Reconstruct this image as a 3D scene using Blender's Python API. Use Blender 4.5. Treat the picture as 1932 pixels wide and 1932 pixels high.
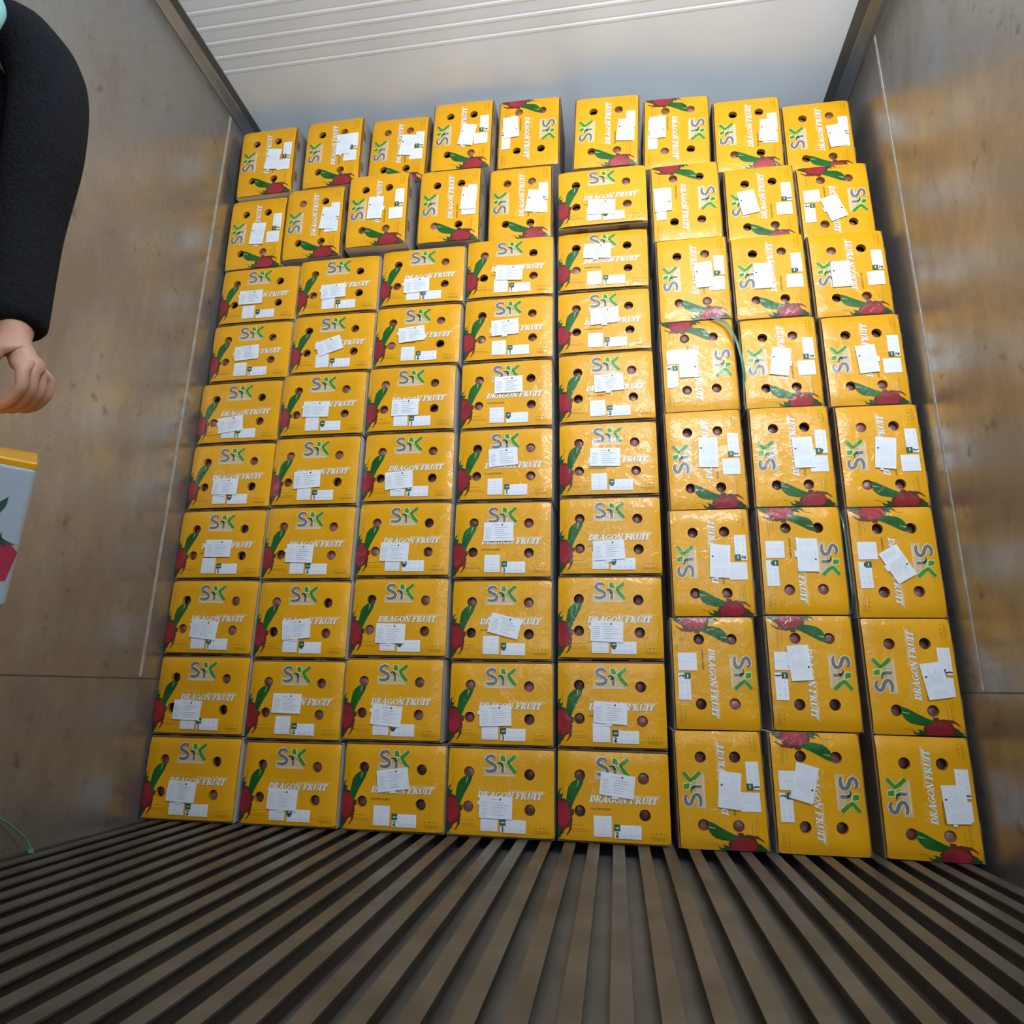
import bpy, bmesh, math, random
from mathutils import Vector, Matrix
random.seed(7)
S = bpy.context.scene
COL = S.collection
for o in list(bpy.data.objects): bpy.data.objects.remove(o)

# ------------------------------------------------------------------ camera
CR = Vector((0.98811, 0.15272, 0.01756)); CU = Vector((0.02331, -0.26174, 0.96486)); CF = Vector((-0.15195, 0.95298, 0.26219))
cd = bpy.data.cameras.new('camera'); cam = bpy.data.objects.new('camera', cd); COL.objects.link(cam)
cd.sensor_width = 36; cd.lens = 1227.265/1932*36; cd.clip_start = .02
cam.matrix_world = Matrix(((CR.x, CU.x, -CF.x, 1.36744), (CR.y, CU.y, -CF.y, -1.90853), (CR.z, CU.z, -CF.z, .39428), (0, 0, 0, 1)))
S.camera = cam
# ------------------------------------------------------------------ world, light, exposure
W = bpy.data.worlds.new('World'); S.world = W; W.use_nodes = True
W.node_tree.nodes['Background'].inputs[0].default_value = (.62, .72, .85, 1)
W.node_tree.nodes['Background'].inputs[1].default_value = .20
def area(name, loc, target, sx, sy, power, color):
    d = bpy.data.lights.new(name, 'AREA'); d.shape = 'RECTANGLE'; d.size = sx; d.size_y = sy; d.energy = power; d.color = color
    o = bpy.data.objects.new(name, d); COL.objects.link(o); o.location = loc
    o.rotation_euler = (Vector(target)-Vector(loc)).to_track_quat('-Z', 'Y').to_euler(); return o
area('dock_light', (1.88, -1.95, 2.08), (1.5, 0, 2.95), .95, .65, 58, (.85, .93, 1.0))
area('ground_bounce_fill', (1.75, -2.7, 1.0), (1.7, -.7, 2.56), 1.6, .9, 19, (.78, .91, 1.0))  # added fill lamp aimed up to brighten the ceiling, standing in for bounced daylight
area('doorway_daylight', (.75, -4.6, 1.25), (1.1, 0, 1.3), .5, 1.9, 11, (.84, .92, 1.0))
S.view_settings.view_transform = 'Standard'; S.view_settings.look = 'None'
S.view_settings.exposure = 0; S.view_settings.gamma = 1; S.view_settings.use_curve_mapping = False

# ------------------------------------------------------------------ materials
def nm(name):
    m = bpy.data.materials.new(name); m.use_nodes = True
    return m, m.node_tree.nodes, m.node_tree.links, m.node_tree.nodes['Principled BSDF']
def mat(name, col, rough=.5, metal=0, spec=.5, var=0, scale=8, bump=0, bscale=30, coat=0, col2=None, rv=0, objrand=False):
    m, N, L, P = nm(name)
    P.inputs['Base Color'].default_value = (*col, 1); P.inputs['Roughness'].default_value = rough
    P.inputs['Metallic'].default_value = metal; P.inputs['Specular IOR Level'].default_value = spec
    P.inputs['Coat Weight'].default_value = coat; P.inputs['Coat Roughness'].default_value = .09
    tc = N.new('ShaderNodeTexCoord'); vec = tc.outputs['Object']
    if objrand:
        oi = N.new('ShaderNodeObjectInfo'); ad = N.new('ShaderNodeVectorMath'); ad.operation = 'ADD'
        mu = N.new('ShaderNodeMath'); mu.operation = 'MULTIPLY'; mu.inputs[1].default_value = 40
        L.new(oi.outputs['Random'], mu.inputs[0]); L.new(mu.outputs[0], ad.inputs[1]); L.new(vec, ad.inputs[0]); vec = ad.outputs[0]
    if var or rv or col2:
        n = N.new('ShaderNodeTexNoise'); n.inputs['Scale'].default_value = scale; n.inputs['Detail'].default_value = 6; L.new(vec, n.inputs['Vector'])
        r = N.new('ShaderNodeValToRGB'); r.color_ramp.elements[0].position = .35; r.color_ramp.elements[1].position = .65
        c2 = col2 or tuple(c*(1-var) for c in col)
        r.color_ramp.elements[0].color = (*c2, 1); r.color_ramp.elements[1].color = (*col, 1)
        L.new(n.outputs[0], r.inputs[0]); L.new(r.outputs[0], P.inputs['Base Color'])
        if rv:
            mr = N.new('ShaderNodeMapRange'); mr.inputs['To Min'].default_value = rough-rv; mr.inputs['To Max'].default_value = rough+rv
            L.new(n.outputs[0], mr.inputs[0]); L.new(mr.outputs[0], P.inputs['Roughness'])
    if bump:
        n = N.new('ShaderNodeTexNoise'); n.inputs['Scale'].default_value = bscale; n.inputs['Detail'].default_value = 2; L.new(vec, n.inputs['Vector'])
        b = N.new('ShaderNodeBump'); b.inputs['Strength'].default_value = bump; b.inputs['Distance'].default_value = .01
        L.new(n.outputs[0], b.inputs['Height']); L.new(b.outputs[0], P.inputs['Normal'])
        if coat:      # thin crinkled film over the print
            n4 = N.new('ShaderNodeTexNoise'); n4.inputs['Scale'].default_value = bscale*2.2; n4.inputs['Detail'].default_value = 3; n4.inputs['Distortion'].default_value = .8; L.new(vec, n4.inputs['Vector'])
            b4 = N.new('ShaderNodeBump'); b4.inputs['Strength'].default_value = .6; b4.inputs['Distance'].default_value = .012
            L.new(n4.outputs[0], b4.inputs['Height']); L.new(b4.outputs[0], P.inputs['Coat Normal'])
    return m
PB = dict(bump=.3, bscale=9, coat=.30, spec=.3, objrand=True)
M = {}
M['yellow'] = mat('golden_print', (.79, .368, .003), .40, var=.10, scale=5, **PB)
M['white_ink'] = mat('white_ink', (.80, .80, .78), .4, **PB)
M['grey_ink'] = mat('grey_ink', (.16, .16, .18), .4, **PB)
M['green_ink'] = mat('green_ink', (.07, .24, .02), .4, **PB)
M['dkgreen_ink'] = mat('dark_green_ink', (.012, .075, .03), .4, **PB)
M['palegreen_ink'] = mat('pale_green_ink', (.55, .62, .28), .4, **PB)
M['beige_ink'] = mat('beige_ink', (.62, .46, .25), .4, **PB)
M['peach_ink'] = mat('peach_ink', (.86, .55, .25), .4, **PB)
M['olive_ink'] = mat('olive_ink', (.22, .12, .01), .4, **PB)
M['faint_ink'] = mat('faint_ink', (.45, .22, .01), .4, **PB)
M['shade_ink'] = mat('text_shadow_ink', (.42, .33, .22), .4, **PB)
M['leaf_ink'] = mat('leaf_ink', (.010, .125, .018), .4, var=.4, scale=22, **PB)
M['red_ink'] = mat('red_ink', (.38, .022, .035), .4, col2=(.24, .018, .025), scale=18, **PB)
M['dkred_ink'] = mat('dark_red_ink', (.17, .02, .015), .4, col2=(.08, .03, .01), scale=30, **PB)
M['kraft'] = mat('kraft_board', (.20, .125, .07), .8, var=.3, scale=12)
M['grey_board'] = mat('grey_board', (.36, .32, .28), .75, var=.25, scale=14)
M['white_board'] = mat('white_board', (.62, .62, .64), .55, var=.08, scale=14)
M['wrap'] = mat('mauve_wrap', (.34, .14, .16), .35, col2=(.11, .05, .03), scale=11, bump=.4, bscale=60, objrand=True)
M['paper'] = mat('label_paper', (.78, .80, .86), .55, var=.05, scale=9, bump=.2, bscale=14, objrand=True)
M['paper_line'] = mat('label_print', (.60, .63, .69), .6)
M['dark_ink'] = mat('marker_ink', (.02, .03, .05), .5)
M['table_green'] = mat('table_green', (.012, .10, .055), .5)
M['strap'] = mat('green_strap', (.10, .30, .22), .35, var=.3, scale=20, coat=.3)
M['strap_dark'] = mat('dark_green_strap', (.04, .10, .07), .35, coat=.3)

# aluminium / steel lining
def wall_mat(name, stain=1.0, tint=(.44, .44, .43)):
    m, N, L, P = nm(name)
    tc = N.new('ShaderNodeTexCoord')
    mp = N.new('ShaderNodeMapping'); mp.inputs['Scale'].default_value = (1, 1.0, .55); L.new(tc.outputs['Object'], mp.inputs[0])
    n1 = N.new('ShaderNodeTexNoise'); n1.inputs['Scale'].default_value = 3.2; n1.inputs['Detail'].default_value = 8; n1.inputs['Roughness'].default_value = .62
    L.new(mp.outputs[0], n1.inputs['Vector'])
    n2 = N.new('ShaderNodeTexNoise'); n2.inputs['Scale'].default_value = 17; n2.inputs['Detail'].default_value = 5; L.new(tc.outputs['Object'], n2.inputs['Vector'])
    r = N.new('ShaderNodeValToRGB'); e = r.color_ramp.elements; e[0].position = .38; e[1].position = .66
    e[0].color = (.25, .215, .18, 1); e[1].color = (*tint, 1)
    L.new(n1.outputs[0], r.inputs[0])
    sp = N.new('ShaderNodeValToRGB'); e = sp.color_ramp.elements; e[0].position = .24; e[1].position = .36; e[0].color = (.35, .32, .3, 1); e[1].color = (1, 1, 1, 1)
    L.new(n2.outputs[0], sp.inputs[0])
    mx = N.new('ShaderNodeMix'); mx.data_type = 'RGBA'; mx.blend_type = 'MULTIPLY'; mx.inputs[0].default_value = .7*stain
    L.new(r.outputs[0], mx.inputs[6]); L.new(sp.outputs[0], mx.inputs[7]); L.new(mx.outputs[2], P.inputs['Base Color'])
    mr = N.new('ShaderNodeMapRange'); mr.inputs['From Min'].default_value = .35; mr.inputs['From Max'].default_value = .65
    mr.inputs['To Min'].default_value = .36; mr.inputs['To Max'].default_value = .24; L.new(n1.outputs[0], mr.inputs[0]); L.new(mr.outputs[0], P.inputs['Roughness'])
    mm = N.new('ShaderNodeMapRange'); mm.inputs['From Min'].default_value = .35; mm.inputs['From Max'].default_value = .6
    mm.inputs['To Min'].default_value = .45; mm.inputs['To Max'].default_value = .85; L.new(n1.outputs[0], mm.inputs[0]); L.new(mm.outputs[0], P.inputs['Metallic'])
    b = N.new('ShaderNodeBump'); b.inputs['Strength'].default_value = .12; b.inputs['Distance'].default_value = .02
    n3 = N.new('ShaderNodeTexNoise'); n3.inputs['Scale'].default_value = 6; n3.inputs['Detail'].default_value = 2; L.new(tc.outputs['Object'], n3.inputs['Vector'])
    L.new(n3.outputs[0], b.inputs['Height']); L.new(b.outputs[0], P.inputs['Normal'])
    return m
M['wall'] = wall_mat('scuffed_steel_lining')
M['trim'] = mat('trim_aluminium', (.30, .31, .32), .32, metal=.8, var=.25, scale=10)
M['trim_dark'] = mat('trim_dark', (.10, .10, .10), .4, metal=.4)
M['scuff'] = mat('scuff_strip', (.42, .38, .33), .5, var=.3, scale=25)
M['ceiling'] = mat('white_ceiling_panel', (.80, .84, .89), .30, var=.05, scale=4, bump=.05, bscale=4)
M['bar'] = mat('floor_bar_top', (.10, .087, .071), .42, metal=.35, col2=(.145, .135, .12), scale=7, bump=.1, bscale=40, rv=.1)
M['channel'] = mat('floor_channel', (.17, .16, .145), .5, metal=.35, var=.3, scale=7)
M['skin'] = mat('skin', (.50, .27, .19), .5, var=.12, scale=30)
M['jacket'] = mat('black_knit', (.008, .009, .012), .95, spec=.15, var=.3, scale=90, bump=.5, bscale=160)
M['trousers'] = mat('dark_trousers', (.015, .017, .025), .9, spec=.2)
M['shoe'] = mat('shoe', (.02, .02, .02), .5)
M['teal'] = mat('teal_cloth', (.20, .42, .42), .8)
M['hair'] = mat('hair', (.012, .010, .009), .6)
M['eye'] = mat('eye', (.03, .02, .015), .2)

# ------------------------------------------------------------------ helpers
def mesh_obj(name, bm, mats, parent=None, smooth=False):
    me = bpy.data.meshes.new(name); bm.to_mesh(me); bm.free()
    for m in (mats if isinstance(mats, (list, tuple)) else [mats]): me.materials.append(m)
    if smooth: me.polygons.foreach_set('use_smooth', [True]*len(me.polygons))
    o = bpy.data.objects.new(name, me); COL.objects.link(o)
    if parent: o.parent = parent
    return o
def tag(o, label=None, cat=None, group=None, kind=None):
    for k, v in (('label', label), ('category', cat), ('group', group), ('kind', kind)):
        if v: o[k] = v
    return o
def empty(name, loc=(0, 0, 0)):
    o = bpy.data.objects.new(name, None); COL.objects.link(o); o.location = loc; o.empty_display_size = .05; return o
def box(bm, x0, x1, y0, y1, z0, z1, mi=0):
    v = [bm.verts.new(p) for p in ((x0,y0,z0),(x1,y0,z0),(x1,y1,z0),(x0,y1,z0),(x0,y0,z1),(x1,y0,z1),(x1,y1,z1),(x0,y1,z1))]
    fs = []
    for q in ((0,3,2,1),(4,5,6,7),(0,1,5,4),(1,2,6,5),(2,3,7,6),(3,0,4,7)):
        f = bm.faces.new([v[i] for i in q]); f.material_index = mi; fs.append(f)
    return fs
def prism(bm, prof, y0, y1, mi=0):
    """profile in (x,z) swept along y"""
    a = [bm.verts.new((x, y0, z)) for x, z in prof]; b = [bm.verts.new((x, y1, z)) for x, z in prof]; n = len(prof)
    for i in range(n):
        f = bm.faces.new((a[i], a[(i+1) % n], b[(i+1) % n], b[i])); f.material_index = mi
    bm.faces.new(a[::-1]).material_index = mi; bm.faces.new(b).material_index = mi

# ------------------------------------------------------------------ container shell (structure)
XL, XR, ZC, YB, YE = -.055, 2.267, 2.56, -4.8, .9
bm = bmesh.new(); box(bm, XL-.06, XL, YB, YE, .395, ZC+.08)
tag(mesh_obj('wall_left', bm, M['wall']), kind='structure')
bm = bmesh.new(); box(bm, XR, XR+.06, YB, YE, .395, ZC+.08)
tag(mesh_obj('wall_right', bm, M['wall']), kind='structure')
bm = bmesh.new(); box(bm, XL-.06, XR+.06, YE, YE+.06, -.06, ZC+.08)
tag(mesh_obj('wall_back', bm, M['ceiling']), kind='structure')
for side, x0, x1 in (('left', XL-.06, XL+.002), ('right', XR-.002, XR+.06)):
    bm = bmesh.new(); box(bm, x0, x1, YB, YE, -.06, .402)
    box(bm, x0, x1, YB, YE, .402, .407, 1)
    tag(mesh_obj('baseboard_'+side, bm, [M['wall'], M['trim_dark']]), kind='structure')
# ceiling: flat panel with a run of shallow pressed ribs across it in front of the stack
bm = bmesh.new()
prof = [(YE, ZC)]
ribs = [-.215, -.27, -.323, -.376, -.43] + [-.43-.053*k for k in range(1, 60)]
for y in ribs: prof += [(y+.011, ZC), (y+.006, ZC-.0008), (y-.001, ZC-.0008), (y-.006, ZC+.0010), (y-.012, ZC+.0005)]
prof += [(YB, ZC), (YB, ZC+.08), (YE, ZC+.08)]
a = [bm.verts.new((XL-.06, y, z)) for y, z in prof]; b = [bm.verts.new((XR+.06, y, z)) for y, z in prof]; n = len(prof)
for i in range(n): bm.faces.new((a[i], a[(i+1) % n], b[(i+1) % n], b[i]))
bm.faces.new(a[::-1]); bm.faces.new(b)
bmesh.ops.recalc_face_normals(bm, faces=bm.faces)
tag(mesh_obj('ceiling', bm, M['ceiling']), kind='structure')
# corner trims between ceiling and walls
for i, (s, xw) in enumerate(((1, XL), (-1, XR))):
    bm = bmesh.new()
    e = .052 if s > 0 else .074; r = .026 if s > 0 else .036
    P_ = [(xw, ZC-.045), (xw+s*.006, ZC-.045), (xw+s*.012, ZC-.036), (xw+s*r, ZC-.013), (xw+s*(r+.004), ZC-.010), (xw+s*e, ZC-.004), (xw+s*e, ZC), (xw, ZC)]
    a = [bm.verts.new((x, YB, z)) for x, z in P_]; b = [bm.verts.new((x, YE, z)) for x, z in P_]; n = len(P_)
    for k in range(n):
        f = bm.faces.new((a[k], a[(k+1) % n], b[(k+1) % n], b[k])); f.material_index = 1 if k == 4 else 0
    bm.faces.new(a); bm.faces.new(b[::-1]); bmesh.ops.recalc_face_normals(bm, faces=bm.faces)
    tag(mesh_obj('trim_%d' % (i+1), bm, [M['trim'], M['trim_dark']]), kind='structure')
# thin vertical joint strips on both walls, just ahead of the stack
for i, (xa, xb) in enumerate(((XL, XL+.002), (XR-.002, XR))):
    bm = bmesh.new(); box(bm, xa, xb, -.081, -.071, .41, ZC-.05)
    tag(mesh_obj('trim_%d' % (i+3), bm, M['scuff']), kind='structure')
# T-bar floor: plate below, rails running lengthwise
bm = bmesh.new()
box(bm, XL, XR, YB, YE, -.06, -.035, 1)
x = 1.3005-.0643*20
while x < XR-.02:
    prism(bm, [(x-.015, 0), (x-.015, -.004), (x-.004, -.008), (x-.003, -.036), (x+.003, -.036), (x+.004, -.008), (x+.015, -.004), (x+.015, 0)], YB, YE, 0)
    x += .0643
prism(bm, [(XL, .0), (XL, -.036), (XL+.004, -.036), (XL+.004, -.006), (XL+.03, -.006), (XL+.03, 0)], YB, YE, 0)
bmesh.ops.recalc_face_normals(bm, faces=bm.faces)
tag(mesh_obj('floor', bm, [M['bar'], M['channel']]), kind='structure')

# ------------------------------------------------------------------ fruit carton: printed panel
PW, PH = .149, .1112            # half width / half height of the printed panel
def uv(u, v): return ((u-.5)*2*PW, (.5-v)*2*PH)
MATS = ['yellow','white_ink','grey_ink','green_ink','dkgreen_ink','palegreen_ink','beige_ink','peach_ink','olive_ink','faint_ink','shade_ink','leaf_ink','red_ink','dkred_ink']
MI = {k: i for i, k in enumerate(MATS)}
HOLES = [(.203, .275), (.775, .285), (.203, .675), (.78, .69)]
HR = .0148
art = bmesh.new()
def lay(pts, m, lev):
    vs = [art.verts.new((x, -.0004*lev, z)) for x, z in pts]
    f = art.faces.new(vs); f.normal_update()
    if f.normal.y > 0: f.normal_flip()
    f.material_index = MI[m]
def stroke(pts, w, m, lev, caps=True):
    """ribbon of width w (number or list) through pts"""
    n = len(pts); ws = w if isinstance(w, list) else [w]*n
    L_, R_ = [], []
    for i, p in enumerate(pts):
        a = Vector(pts[max(i-1, 0)]); b = Vector(pts[min(i+1, n-1)]); d = (b-a).normalized(); q = Vector((-d.y, d.x))*ws[i]/2
        c = Vector(p); L_.append(c+q); R_.append(c-q)
    for i in range(n-1): lay([L_[i], L_[i+1], R_[i+1], R_[i]], m, lev)
def arc(cx, cy, rx, ry, a0, a1, n=12):
    return [(cx+rx*math.cos(math.radians(a0+(a1-a0)*i/n)), cy+ry*math.sin(math.radians(a0+(a1-a0)*i/n))) for i in range(n+1)]
def circ(c, r, n=18): return [(c[0]+r*math.cos(2*math.pi*i/n), c[1]+r*math.sin(2*math.pi*i/n)) for i in range(n)]
# --- logo, in a box 0..1 by 0..1 (width 80 mm, height 48 mm)
LX, LZ = uv(.352, .275); LW, LH = .284*2*PW, .215*2*PH
def lg(x, y): return (LX+x*LW, LZ+y*LH)
def logo(grow, lev, mS, mi_, mK, mdot, mleaf):
    w = .21*LH+grow
    s = [(.345, .80), (.30, .90), (.20, .925), (.10, .87), (.055, .75), (.09, .62), (.20, .53), (.31, .44), (.37, .31), (.35, .17), (.25, .085), (.13, .075), (.03, .13)]
    stroke([lg(*p) for p in s], [w*.55, w*.8, w*.95, w, w, w, w, w, w, w, w*.95, w*.8, w*.6], mS, lev)
    stroke([lg(.60, .02-grow*2), lg(.60, .42)], w*.86, mi_, lev)
    stroke([lg(.42, .53), lg(.49, .56), lg(.56, .50), lg(.60, .36)], [w*.25, w*.5, w*.75, w*.86], mi_ if grow else mleaf, lev)
    g = grow/LW
    lay([lg(.53-g, .97+g), lg(.66+g, .95+g), lg(.70+g, .66-g), lg(.60, .60-g), lg(.53-g, .72-g)], mdot, lev)
    stroke([lg(1.02, .95), lg(.78, .60), lg(.79, .50), lg(1.03, .03)], [w*1.0, w*1.05, w*1.05, w*1.0], mK, lev)
    stroke([lg(.50, .60), lg(.60, .63), lg(.70, .56), lg(.80, .36)], [w*.1, w*.35, w*.35, w*.1], mK if grow else 'palegreen_ink', lev+(0 if grow else .5))
lay([lg(-.05, -.20), lg(1.02, -.20), lg(1.02, .30), lg(-.05, .30)], 'beige_ink', 1)
stroke([lg(.06, -.12), lg(.96, -.12)], .0035, 'peach_ink', 1.5)
logo(.0036, 2, 'white_ink', 'white_ink', 'palegreen_ink', 'palegreen_ink', 'white_ink')
logo(0, 3, 'grey_ink', 'grey_ink', 'green_ink', 'green_ink', 'dkgreen_ink')
# --- slab-serif italic capitals
def glyph(ch):
    t, h = .25, .10
    R_ = lambda x0, y0, x1, y1: ('p', [(x0, y0), (x1, y0), (x1, y1), (x0, y1)])
    stem = lambda x: [R_(x, 0, x+t, 1)]; ser = lambda x, y, w=.16: [R_(x-.08, y, x+t+.08, y+h)]
    A_ = lambda *a, w=.2: ('s', arc(*a), w)
    return {
     'D': (.84, stem(.08)+ser(.08, 0)+ser(.08, .9)+[A_(.36, .5, .34, .44, 90, -90, w=.2)]),
     'R': (.86, stem(.08)+ser(.08, 0)+ser(.08, .9)+[A_(.38, .73, .24, .215, 90, -90, w=.15), ('p', [(.34, .5), (.56, .5), (.84, 0), (.58, 0)]), R_(.54, 0, .92, h)]),
     'A': (.88, [('p', [(.06, 0), (.2, 0), (.50, 1), (.38, 1)]), ('p', [(.38, 1), (.56, 1), (.84, 0), (.58, 0)]), R_(.2, .27, .64, .38), R_(-.02, 0, .26, h), R_(.5, 0, .92, h)]),
     'G': (.88, [A_(.46, .5, .34, .43, 50, 300, w=.19), R_(.6, .08, .82, .46), R_(.48, .40, .9, .5)]),
     'O': (.88, [A_(.44, .5, .33, .43, 0, 360, w=.19)]),
     'N': (.92, [R_(.1, 0, .22, 1), R_(.68, 0, .8, 1), ('p', [(.08, 1), (.32, 1), (.8, 0), (.6, 0)]), R_(0, 0, .32, h), R_(.56, .9, .92, 1), R_(0, .9, .2, 1)]),
     'F': (.78, stem(.08)+ser(.08, 0)+[R_(0, .89, .76, 1), R_(.64, .7, .76, 1), R_(.2, .46, .56, .57), R_(.48, .38, .57, .65)]),
     'U': (.90, [R_(.1, .3, .34, 1), R_(.68, .3, .8, 1), A_(.46, .32, .29, .25, 180, 360, w=.16), R_(0, .9, .44, 1), R_(.56, .9, .92, 1)]),
     'I': (.46, stem(.1)+ser(.1, 0)+ser(.1, .9)),
     'T': (.80, [R_(.28, 0, .53, 1), R_(.18, 0, .63, h), R_(.0, .88, .80, 1), R_(.0, .68, .11, 1), R_(.69, .68, .8, 1)]),
     ' ': (.34, [])}[ch]
def words(txt, x0, z0, width, height, m, lev, shear=.28):
    tot = sum(glyph(c)[0] for c in txt); sx = width/tot; x = 0
    for k, c in enumerate(txt):
        w, sh = glyph(c)
        tf = lambda p: (x0+(x+p[0])*sx+p[1]*height*shear, z0+p[1]*height)
        for q, s in enumerate(sh):
            lv = lev+.08*(q % 4)
            if s[0] == 'p': lay([tf(p) for p in s[1]], m, lv)
            else:
                pts = s[1]; n = len(pts)
                for i in range(n-1):
                    def off(i, d):
                        a = Vector(pts[max(i-1, 0)]); b = Vector(pts[min(i+1, n-1)]); t = (b-a).normalized()
                        return (pts[i][0]-t.y*d, pts[i][1]+t.x*d*.55)
                    d = s[2]/2
                    lay([tf(off(i, d)), tf(off(i+1, d)), tf(off(i+1, -d)), tf(off(i, -d))], m, lv)
        x += w
tx, tz = uv(.285, .568)
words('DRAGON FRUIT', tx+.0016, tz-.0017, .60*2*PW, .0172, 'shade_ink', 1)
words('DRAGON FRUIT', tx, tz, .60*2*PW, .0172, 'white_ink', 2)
def font_text(txt, x, z, size, m, lev, width=None, shear=0, bold=0, target=None, ydir=True):
    """write with Blender's built-in face; goes into the art mesh (or the one given)"""
    cu = bpy.data.curves.new('t', 'FONT'); cu.body = txt; cu.size = size; cu.shear = shear; cu.offset = bold; cu.resolution_u = 2
    ob = bpy.data.objects.new('t', cu); COL.objects.link(ob)
    dg = bpy.context.evaluated_depsgraph_get(); me = ob.evaluated_get(dg).to_mesh()
    vs = [v.co.copy() for v in me.vertices]; fs = [list(p.vertices) for p in me.polygons]
    ob.evaluated_get(dg).to_mesh_clear(); bpy.data.objects.remove(ob); bpy.data.curves.remove(cu)
    if not vs: return
    mx = max(v.x for v in vs); k = (width/mx) if width else 1
    t = target or art; bv = [t.verts.new((x+v.x*k, -.0004*lev, z+v.y)) for v in vs]
    for f in fs:
        try:
            q = t.faces.new([bv[i] for i in f]); q.normal_update()
            if q.normal.y > 0: q.normal_flip()
            q.material_index = MI[m] if target is None else m
        except ValueError: pass
p = uv(.575, .487); font_text('Product of Vietnam', p[0], p[1], .0075, 'peach_ink', 1, width=.35*2*PW, shear=.3, bold=.0003)
p = uv(.285, .652); font_text('WHITE FLESH', p[0], p[1], .0068, 'olive_ink', 1, width=.2*2*PW, shear=.3, bold=.0003)
p = uv(.29, .485); font_text('Fresh', p[0], p[1], .020, 'palegreen_ink', .8, width=.17*2*PW, shear=.4, bold=-.0004)
# --- small printed marks lower right and lower left
for k in range(4):
    c = uv(.835+.037*k, .885); s = .0026
    if k == 2: lay([(c[0]-s, c[1]+s*.6), (c[0]+s, c[1]+s*.6), (c[0], c[1]-s)], 'olive_ink', 1)
    else: stroke([(c[0]-s, c[1]), (c[0]+s, c[1])], .0022, 'faint_ink' if k != 1 else 'olive_ink', 1)
for (u0, u1, v) in ((.82, .96, .925), (.83, .95, .945), (.13, .24, .83), (.13, .27, .872), (.13, .29, .895)):
    stroke([uv(u0, v), uv(u1, v)], .0016, 'faint_ink', 1)
# --- dragon fruit artwork at the left edge
def poly(uvs, m, lev): lay([uv(*p) for p in uvs], m, lev)
poly([(.150,.335),(.185,.32),(.238,.325),(.222,.39),(.195,.455),(.165,.53),(.14,.60),(.122,.67),(.092,.635),(.078,.56),(.088,.47),(.098,.41),(.122,.365)], 'leaf_ink', 1.6)
stroke([uv(.19,.335), uv(.178,.41)], [.0025, .0008], 'palegreen_ink', 2)
poly([(.0,.555),(.03,.545),(.06,.545),(.09,.575),(.115,.63),(.118,.70),(.138,.765),(.132,.82),(.10,.86),(.07,.88),(.052,.93),(.02,.965),(0,.965)], 'dkred_ink', 1)
poly([(.0,.58),(.03,.575),(.065,.58),(.09,.61),(.108,.66),(.112,.72),(.108,.78),(.085,.825),(.062,.86),(.04,.87),(.015,.85),(.0,.80)], 'red_ink', 2)
poly([(.10,.62),(.13,.66),(.16,.655),(.19,.66),(.19,.70),(.15,.715),(.125,.74),(.105,.73)], 'dkred_ink', 1.5)
stroke([uv(.205,.72), uv(.212,.76)], .0016, 'dkred_ink', 1)
poly([(.115,.79),(.132,.83),(.128,.88),(.10,.93),(.082,.955),(.078,.945),(.10,.90),(.105,.865)], 'dkred_ink', 1.3)
poly([(.0,.50),(.008,.45),(.035,.425),(.022,.46),(.018,.49),(.035,.50),(.05,.47),(.045,.52),(.03,.555),(0,.57)], 'dkgreen_ink', 2.2)
poly([(.0,.87),(.02,.88),(.04,.93),(.022,.985),(0,.98)], 'dkgreen_ink', 2.2)
stroke([uv(.053,.34), uv(.050,.40), uv(.03,.46)], .0008, 'leaf_ink', 1)

# --- panel base with four real holes
pan = bmesh.new()
def rrect(w, h, r, n=4):
    out = []
    for cx, cz, a in ((w-r, h-r, 0), (-w+r, h-r, 90), (-w+r, -h+r, 180), (w-r, -h+r, 270)):
        for i in range(n+1):
            t = math.radians(a+90*i/n); out.append((cx+r*math.cos(t), cz+r*math.sin(t)))
    return out
loops = [rrect(PW, PH, .007)]+[circ(uv(*h), HR, 20) for h in HOLES]
edges = []
for lp in loops:
    vs = [pan.verts.new((x, 0, z)) for x, z in lp]
    for i in range(len(vs)): edges.append(pan.edges.new((vs[i], vs[(i+1) % len(vs)])))
bmesh.ops.triangle_fill(pan, use_beauty=True, use_dissolve=False, edges=edges, normal=(0, -1, 0))
for f in pan.faces:
    f.normal_update()
    if f.normal.y > 0: f.normal_flip()
tmp = bpy.data.meshes.new('tmp'); art.to_mesh(tmp); art.free(); pan.from_mesh(tmp); bpy.data.meshes.remove(tmp)
# art never crosses a hole: drop the art triangles whose centre falls in one
def grid_cut(b, step=.0149):
    for ax in (0, 2):
        lim = PW if ax == 0 else PH; k = -lim+step
        while k < lim-.002:
            if lim-abs(k) < .052:
                no = (1, 0, 0) if ax == 0 else (0, 0, 1); co = (k, 0, 0) if ax == 0 else (0, 0, k)
                bmesh.ops.bisect_plane(b, geom=b.verts[:]+b.edges[:]+b.faces[:], dist=1e-6, plane_co=co, plane_no=no)
            k += step/2
def edge_drop(x, z):
    a = max(0, (abs(x)-(PW-.042))/.042); c = max(0, (abs(z)-(PH-.030))/.030)
    return .0065*a*a+.0035*c*c
grid_cut(pan)
holes = [uv(*h) for h in HOLES]
kill = []
for f in pan.faces:
    c = f.calc_center_median()
    if any(math.hypot(c.x-h[0], c.z-h[1]) < HR for h in holes): kill.append(f)
bmesh.ops.delete(pan, geom=kill, context='FACES')
for v in pan.verts: v.co.y += edge_drop(v.co.x, v.co.z)
for f in pan.faces: f.smooth = True
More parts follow.
